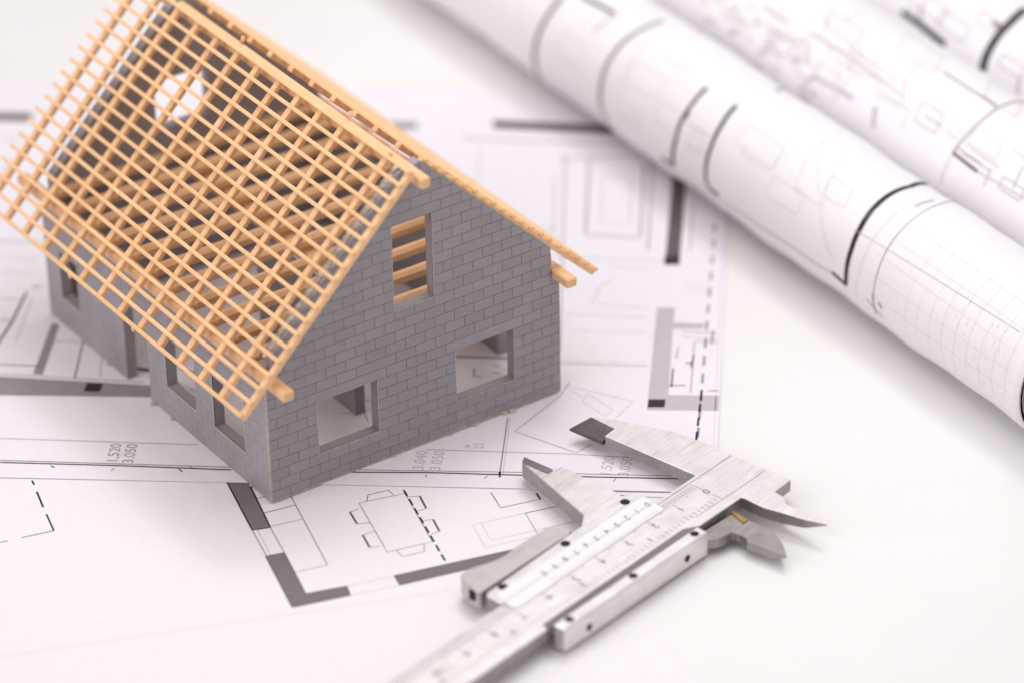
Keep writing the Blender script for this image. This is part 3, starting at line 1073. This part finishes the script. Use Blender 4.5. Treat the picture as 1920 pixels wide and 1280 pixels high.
def plate(name, outline, z0, z1, mat, parent=caliper, bev=0.05, holes=(), side=None):
    v, f = solid(outline, holes, cpl, z0, z1)
    me = make_mesh(name, v, f, [mat, side or mat])
    bm = bmesh.new()
    bm.from_mesh(me)
    bmesh.ops.recalc_face_normals(bm, faces=bm.faces)
    bm.to_mesh(me)
    bm.free()
    if bev:
        finish_bevel(me, bev)
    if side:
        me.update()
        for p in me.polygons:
            p.material_index = 1 if abs(p.normal.z) < 0.4 else 0  # side faces darker: rough steel, with some shade put into the colour
    return obj(name, me, parent)


BT, BB = 2.33, -2.6                          # beam edges (c)
head = acs([(1483, 901), (1453, 924), (1471, 934), (1475, 946), (1511, 965), (1552, 985)])
small_in = acs([(1510, 976), (1467.5, 963), (1432, 953), (1411, 943.5), (1397, 936), (1388, 934)])
big_out = acs([(1152, 805.5), (1200, 797), (1262, 811), (1325, 833), (1367, 852.5)])
tip_a = ac(1134, 819)
jaw = [(58, BB), (58, BT), (-1.2, BT + .02), tip_a, *[big_out[0]], *big_out[1:], *head, *small_in, (small_in[-1][0], BB)]
big_out[0] = ac(1152, 805.5)
outline = [(58, BT), (-1.15, BT), ac(1298, 890), tip_a, big_out[0], ac(1109, 784.4), ac(1125, 785.5), ac(1160, 790), *big_out[2:], *head, *small_in, (small_in[-1][0] + .1, BB), (58, BB)]
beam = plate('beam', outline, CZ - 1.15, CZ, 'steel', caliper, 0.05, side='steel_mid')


def thin_tip(o, tips):
    for vx in o.data.vertices:
        a_, c_ = Vector((vx.co.x / S, vx.co.y / S)).dot(CA), Vector((vx.co.x / S, vx.co.y / S)).dot(CC)
        for (pa_, pc_), rad, zlim in tips:
            d_ = math.hypot(a_ - pa_, c_ - pc_)
            if d_ < rad:
                vx.co.z = max(vx.co.z, zlim * S)


thin_tip(beam, [(ac(1552, 985), .6, CZ - .14), (ac(1511, 970), .8, CZ - .85)])
beam['label'] = 'graduated beam with the fixed long jaw and small jaw'
# knife edge of the fixed jaw, a dark reflection put into its colour
t1, t2, t3, t4 = ac(1068, 804), ac(1108, 784), ac(1152, 805.5), ac(1134, 819)
w2, w3, w4 = on_z(1108, 784, CZ), on_z(1152, 805.5, CZ), on_z(1130, 829, CZ - .6)
pn = (w3 - w2).cross(w4 - w2)
dd = ray(1068, 806)
w1 = EYE + dd * ((w2 - EYE).dot(pn) / dd.dot(pn))
z1b = w1.z


def acw(w):
    d_ = Vector((w.x - C0.x, w.y - C0.y))
    return (d_.dot(CA), d_.dot(CC))


t1b, t4b = acw(w1), acw(w4)
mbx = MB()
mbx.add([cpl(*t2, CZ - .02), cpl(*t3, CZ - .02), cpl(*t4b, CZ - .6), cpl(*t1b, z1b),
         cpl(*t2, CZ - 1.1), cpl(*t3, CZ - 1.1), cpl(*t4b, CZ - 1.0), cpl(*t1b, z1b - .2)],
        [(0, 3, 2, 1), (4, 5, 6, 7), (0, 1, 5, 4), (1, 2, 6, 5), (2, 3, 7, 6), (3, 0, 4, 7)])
mbx.build('knife_edge', 'steel_reflection', beam)

# raised rims and engraved line on the beam
mbx = MB()


def cbox(mb_, a0_, a1_, c0_, c1_, z0, z1):
    v = [cpl(a, c, z) for z in (z0, z1) for c in (c0_, c1_) for a in (a0_, a1_)]
    mb_.add(v, [(0, 1, 3, 2), (4, 6, 7, 5), (0, 4, 5, 1), (2, 3, 7, 6), (0, 2, 6, 4), (1, 5, 7, 3)])


cbox(mbx, -5.6, 57.9, BT - .30, BT - .02, CZ - .03, CZ + .10)
mbx.build('rim', 'steel', beam)
mbx = MB()
cbox(mbx, -5.7, 3.6, -1.62, -1.55, CZ - .02, CZ + .012)
mbx.build('engraved_line', 'steel_mid', beam)


# graduations
def tick(mb_, a, c0_, c1_, w, z):
    v = [cpl(a - w / 2, c0_, z), cpl(a + w / 2, c0_, z), cpl(a + w / 2, c1_, z), cpl(a - w / 2, c1_, z)]
    mb_.add(v, [(0, 1, 2, 3)])


mbx = MB()
MMU = 0.3333
for i in range(0, 151):
    L = 1.25 if i % 10 == 0 else (0.95 if i % 5 == 0 else 0.72)
    tick(mbx, i * MMU, BT - .50, BT - .50 - L, .065, CZ + .01)
for i in range(0, 95):
    L = 0.95 if i % 16 == 0 else (0.75 if i % 8 == 0 else 0.55)
    tick(mbx, i * 0.529, -1.45, -1.45 + L, .065, CZ + .01)
mbx.build('graduation', 'mid', beam)


def ctext(mb_, s, a, c, size, zf):
    v, f = text_shape(s)
    w = max(x for x, y in v)
    # reads towards the tail, top of the figures away from the long jaws
    pts = []
    for x, y in v:
        aa, cc_ = a + (x - w / 2) * size, c - (y - .35) * size
        pts.append(cpl(aa, cc_, zf(aa, cc_)))
    mb_.add(pts, f)


mbx = MB()
for i in range(0, 16):
    ctext(mbx, str(i), i * 3.333 + 0.0, 0.18, 1.0, lambda a, c: CZ + .012)
for i in range(1, 6):
    ctext(mbx, str(i), i * 8.467, -.75, .8, lambda a, c: CZ + .012)
mbx.build('numeral', 'dark', beam)

# ---- slider
SZ = 2.30
sl_far = 23.4
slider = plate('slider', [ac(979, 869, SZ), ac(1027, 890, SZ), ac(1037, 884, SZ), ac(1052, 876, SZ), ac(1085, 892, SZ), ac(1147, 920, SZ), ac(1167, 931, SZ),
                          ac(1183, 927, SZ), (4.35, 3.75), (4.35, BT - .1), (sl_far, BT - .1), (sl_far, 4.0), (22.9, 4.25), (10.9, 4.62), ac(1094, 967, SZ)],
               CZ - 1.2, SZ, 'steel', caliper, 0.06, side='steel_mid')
slider['label'] = 'sliding frame with the movable long jaw'
# bevelled tip of the movable jaw
mbx = MB()
s1, s2, s3, s4 = ac(983, 858.5, SZ - .45), ac(1036.5, 882, SZ - .45), ac(1027, 889.5, SZ), ac(979, 868.5, SZ)
mbx.add([cpl(*s1, SZ - .45), cpl(*s2, SZ - .45), cpl(*s3, SZ - .01), cpl(*s4, SZ - .01), cpl(*s1, CZ - 1.1), cpl(*s2, CZ - 1.1), cpl(*s3, CZ - 1.1), cpl(*s4, CZ - 1.1)],
        [(0, 3, 2, 1), (4, 5, 6, 7), (0, 1, 5, 4), (1, 2, 6, 5), (2, 3, 7, 6), (3, 0, 4, 7)])
mbx.build('knife_edge', 'steel_mid', slider)

# thumb rest / clamp piece
TZ = 2.18
thumb = plate('thumb_rest', acs([(1034, 986), (1072, 995), (1066, 1006), (1053, 1013), (903, 1112), (897, 1113), (883, 1104), (864, 1086), (866, 1076), (875, 1069),
                                 (928, 1052), (948, 1042), (964, 1028), (998, 1006)], TZ), 0.55, TZ, 'steel_thumb', caliper, 0.09)
thumb['label'] = 'grey thumb rest on the sliding frame'
# dark slot in its end face
q0, q1_ = ac(884, 1107, TZ - .25), ac(893, 1112, TZ - .25)
mbx = MB()
dv = Vector((q1_[0] - q0[0], q1_[1] - q0[1]))
nn = Vector((dv.y, -dv.x)).normalized() * -0.06
mbx.add([cpl(q0[0], q0[1], TZ - .1), cpl(q1_[0], q1_[1], TZ - .1), cpl(q1_[0], q1_[1], TZ - 1.0), cpl(q0[0], q0[1], TZ - 1.0),
         cpl(q0[0] + .3, q0[1], TZ - .1), cpl(q1_[0] + .3, q1_[1], TZ - .1), cpl(q1_[0] + .3, q1_[1], TZ - 1.0), cpl(q0[0] + .3, q0[1], TZ - 1.0)],
        [(0, 1, 2, 3), (4, 7, 6, 5), (0, 4, 5, 1), (1, 5, 6, 2), (2, 6, 7, 3), (3, 7, 4, 0)])
mbx.build('slot', 'screw', thumb)

# vernier plate: slopes down to the beam
pa0, pa1 = 4.42, 23.1
cu, cl = 3.35, 1.15
zu, zl_ = SZ + .16, CZ + .07
mbx = MB()
tv = [cpl(pa0, cu, zu), cpl(pa1 - .35, cu, zu), cpl(pa1, cu - .3, zu), cpl(pa1, cl + .3, zl_ + .05), cpl(pa1 - .3, cl, zl_), cpl(pa0, cl, zl_)]
bv = [(x, y, min(z, SZ) - .12 if i not in (3, 4, 5) else CZ + .02) for i, (x, y, z) in enumerate(tv)]
n = len(tv)
mbx.add(tv + bv, [tuple(range(n)), tuple(range(2 * n - 1, n - 1, -1))] + [(i, n + i, n + (i + 1) % n, (i + 1) % n) for i in range(n)])
vplate = mbx.build('vernier_plate', 'plate', slider)
vz = lambda a, c: zl_ + (zu - zl_) * (c - cl) / (cu - cl) + .015
mbx = MB()
for i, s in enumerate('01234567890'):
    ctext(mbx, s, 4.98 + i * 1.305, 2.45, 0.82, vz)
mbx.build('numeral', 'dark', vplate)
mbx = MB()
for i in range(0, 51):
    a = 4.98 + i * 0.261
    L = .62 if i % 5 == 0 else .38
    mbx.add([cpl(a - .02, cl + .03, vz(a, cl)), cpl(a + .02, cl + .03, vz(a, cl)), cpl(a + .02, cl + L, vz(a, cl + L)), cpl(a - .02, cl + L, vz(a, cl + L))], [(0, 1, 2, 3)])
mbx.build('graduation', 'light', vplate)

# screws along the frame
def screw(a, c, z, r, parent, name='screw', nrm=None):
    mb_ = MB()
    k = 20
    vs, fs = [], []
    for j, (rr, zz) in enumerate(((r, -.05), (r, .02), (r * .86, .05))):
        for i in range(k):
            t = 2 * math.pi * i / k
            if nrm is None:
                vs.append(cpl(a + rr * math.cos(t), c + rr * math.sin(t), z + zz))
            else:
                vs.append(cpl(a + rr * math.cos(t), c - zz, z + rr * math.sin(t)))
    for j in range(2):
        for i in range(k):
            fs.append((j * k + i, j * k + (i + 1) % k, (j + 1) * k + (i + 1) % k, (j + 1) * k + i))
    fs.append(tuple(2 * k + i for i in range(k)))
    mb_.add(vs, fs)
    return mb_.build(name, 'screw', parent)


for px, py in ((1172, 943), (1060, 1021), (943, 1102)):
    a, c = ac(px, py, SZ)
    screw(a, c, SZ, .42, slider)

# lower rail of the slider
RZT = 2.42
ra, rb_ = ac(1306, 985, RZT), ac(1331, 1000, RZT)
rc, rd = ac(1041, 1174, RZT), ac(1064, 1184, RZT)
rail_in = (ra[1] + rc[1]) / 2
rail_out = rail_in - 1.22
rail = plate('rail', [(ra[0] + .1, rail_in), (rb_[0], rail_in - .35), (rb_[0], rail_out), (rd[0], rail_out), (rc[0], rail_in)], 0.14, RZT, 'steel', caliper, 0.13)
rail['label'] = 'lower rail of the sliding frame with black screws'
for px, py in ((1301, 1002), (1188, 1082), (1072, 1165)):
    a, c = ac(px, py, RZT)
    screw(a, rail_in - .55, RZT, .38, rail)
for px, py in ((1289, 1049), (1105, 1178)):
    # on the rail's outer face
    d = ray(px, py)
    nC = Vector((CC.x, CC.y, 0))
    P0 = Vector((C0.x, C0.y, 0)) + nC * rail_out
    t = (P0 - EYE).dot(nC) / d.dot(nC)
    q = EYE + d * t
    v2 = Vector((q.x - C0.x, q.y - C0.y))
    screw(v2.dot(CA), rail_out, q.z, .34, rail, 'screw', 1)
# sloping strip between rail and beam, its shade put into the dark colour
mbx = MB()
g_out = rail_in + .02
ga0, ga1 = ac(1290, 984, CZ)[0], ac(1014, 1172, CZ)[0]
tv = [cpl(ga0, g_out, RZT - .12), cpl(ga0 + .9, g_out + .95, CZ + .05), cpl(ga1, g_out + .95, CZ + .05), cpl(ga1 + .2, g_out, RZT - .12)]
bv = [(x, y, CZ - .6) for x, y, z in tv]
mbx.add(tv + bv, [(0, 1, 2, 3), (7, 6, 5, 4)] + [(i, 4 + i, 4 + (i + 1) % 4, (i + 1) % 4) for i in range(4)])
mbx.build('shaded_strip', 'steel_shade', rail)

# small movable jaw
JZ = 1.35
sj = plate('small_jaw', acs([(1320, 997), (1364, 970), (1377, 964), (1402, 977.5), (1430, 987), (1449, 998), (1461, 1011), (1468, 1022), (1475, 1044), (1449, 1034), (1400, 1015),
                             (1396, 1009), (1388, 1004), (1374, 999), (1361, 1006), (1346, 1013), (1325, 1016)], JZ), 0.45, JZ, 'steel_mid', caliper, 0.05)
thin_tip(sj, [(ac(1475, 1044, JZ), .6, JZ - .25)])
sj['label'] = 'small movable inside jaw'
bz = JZ + .12
plate('brass_stop', acs([(1370, 962), (1378, 960), (1402, 976), (1394, 982)], bz), JZ - .1, bz, 'brass', sj, 0.02)
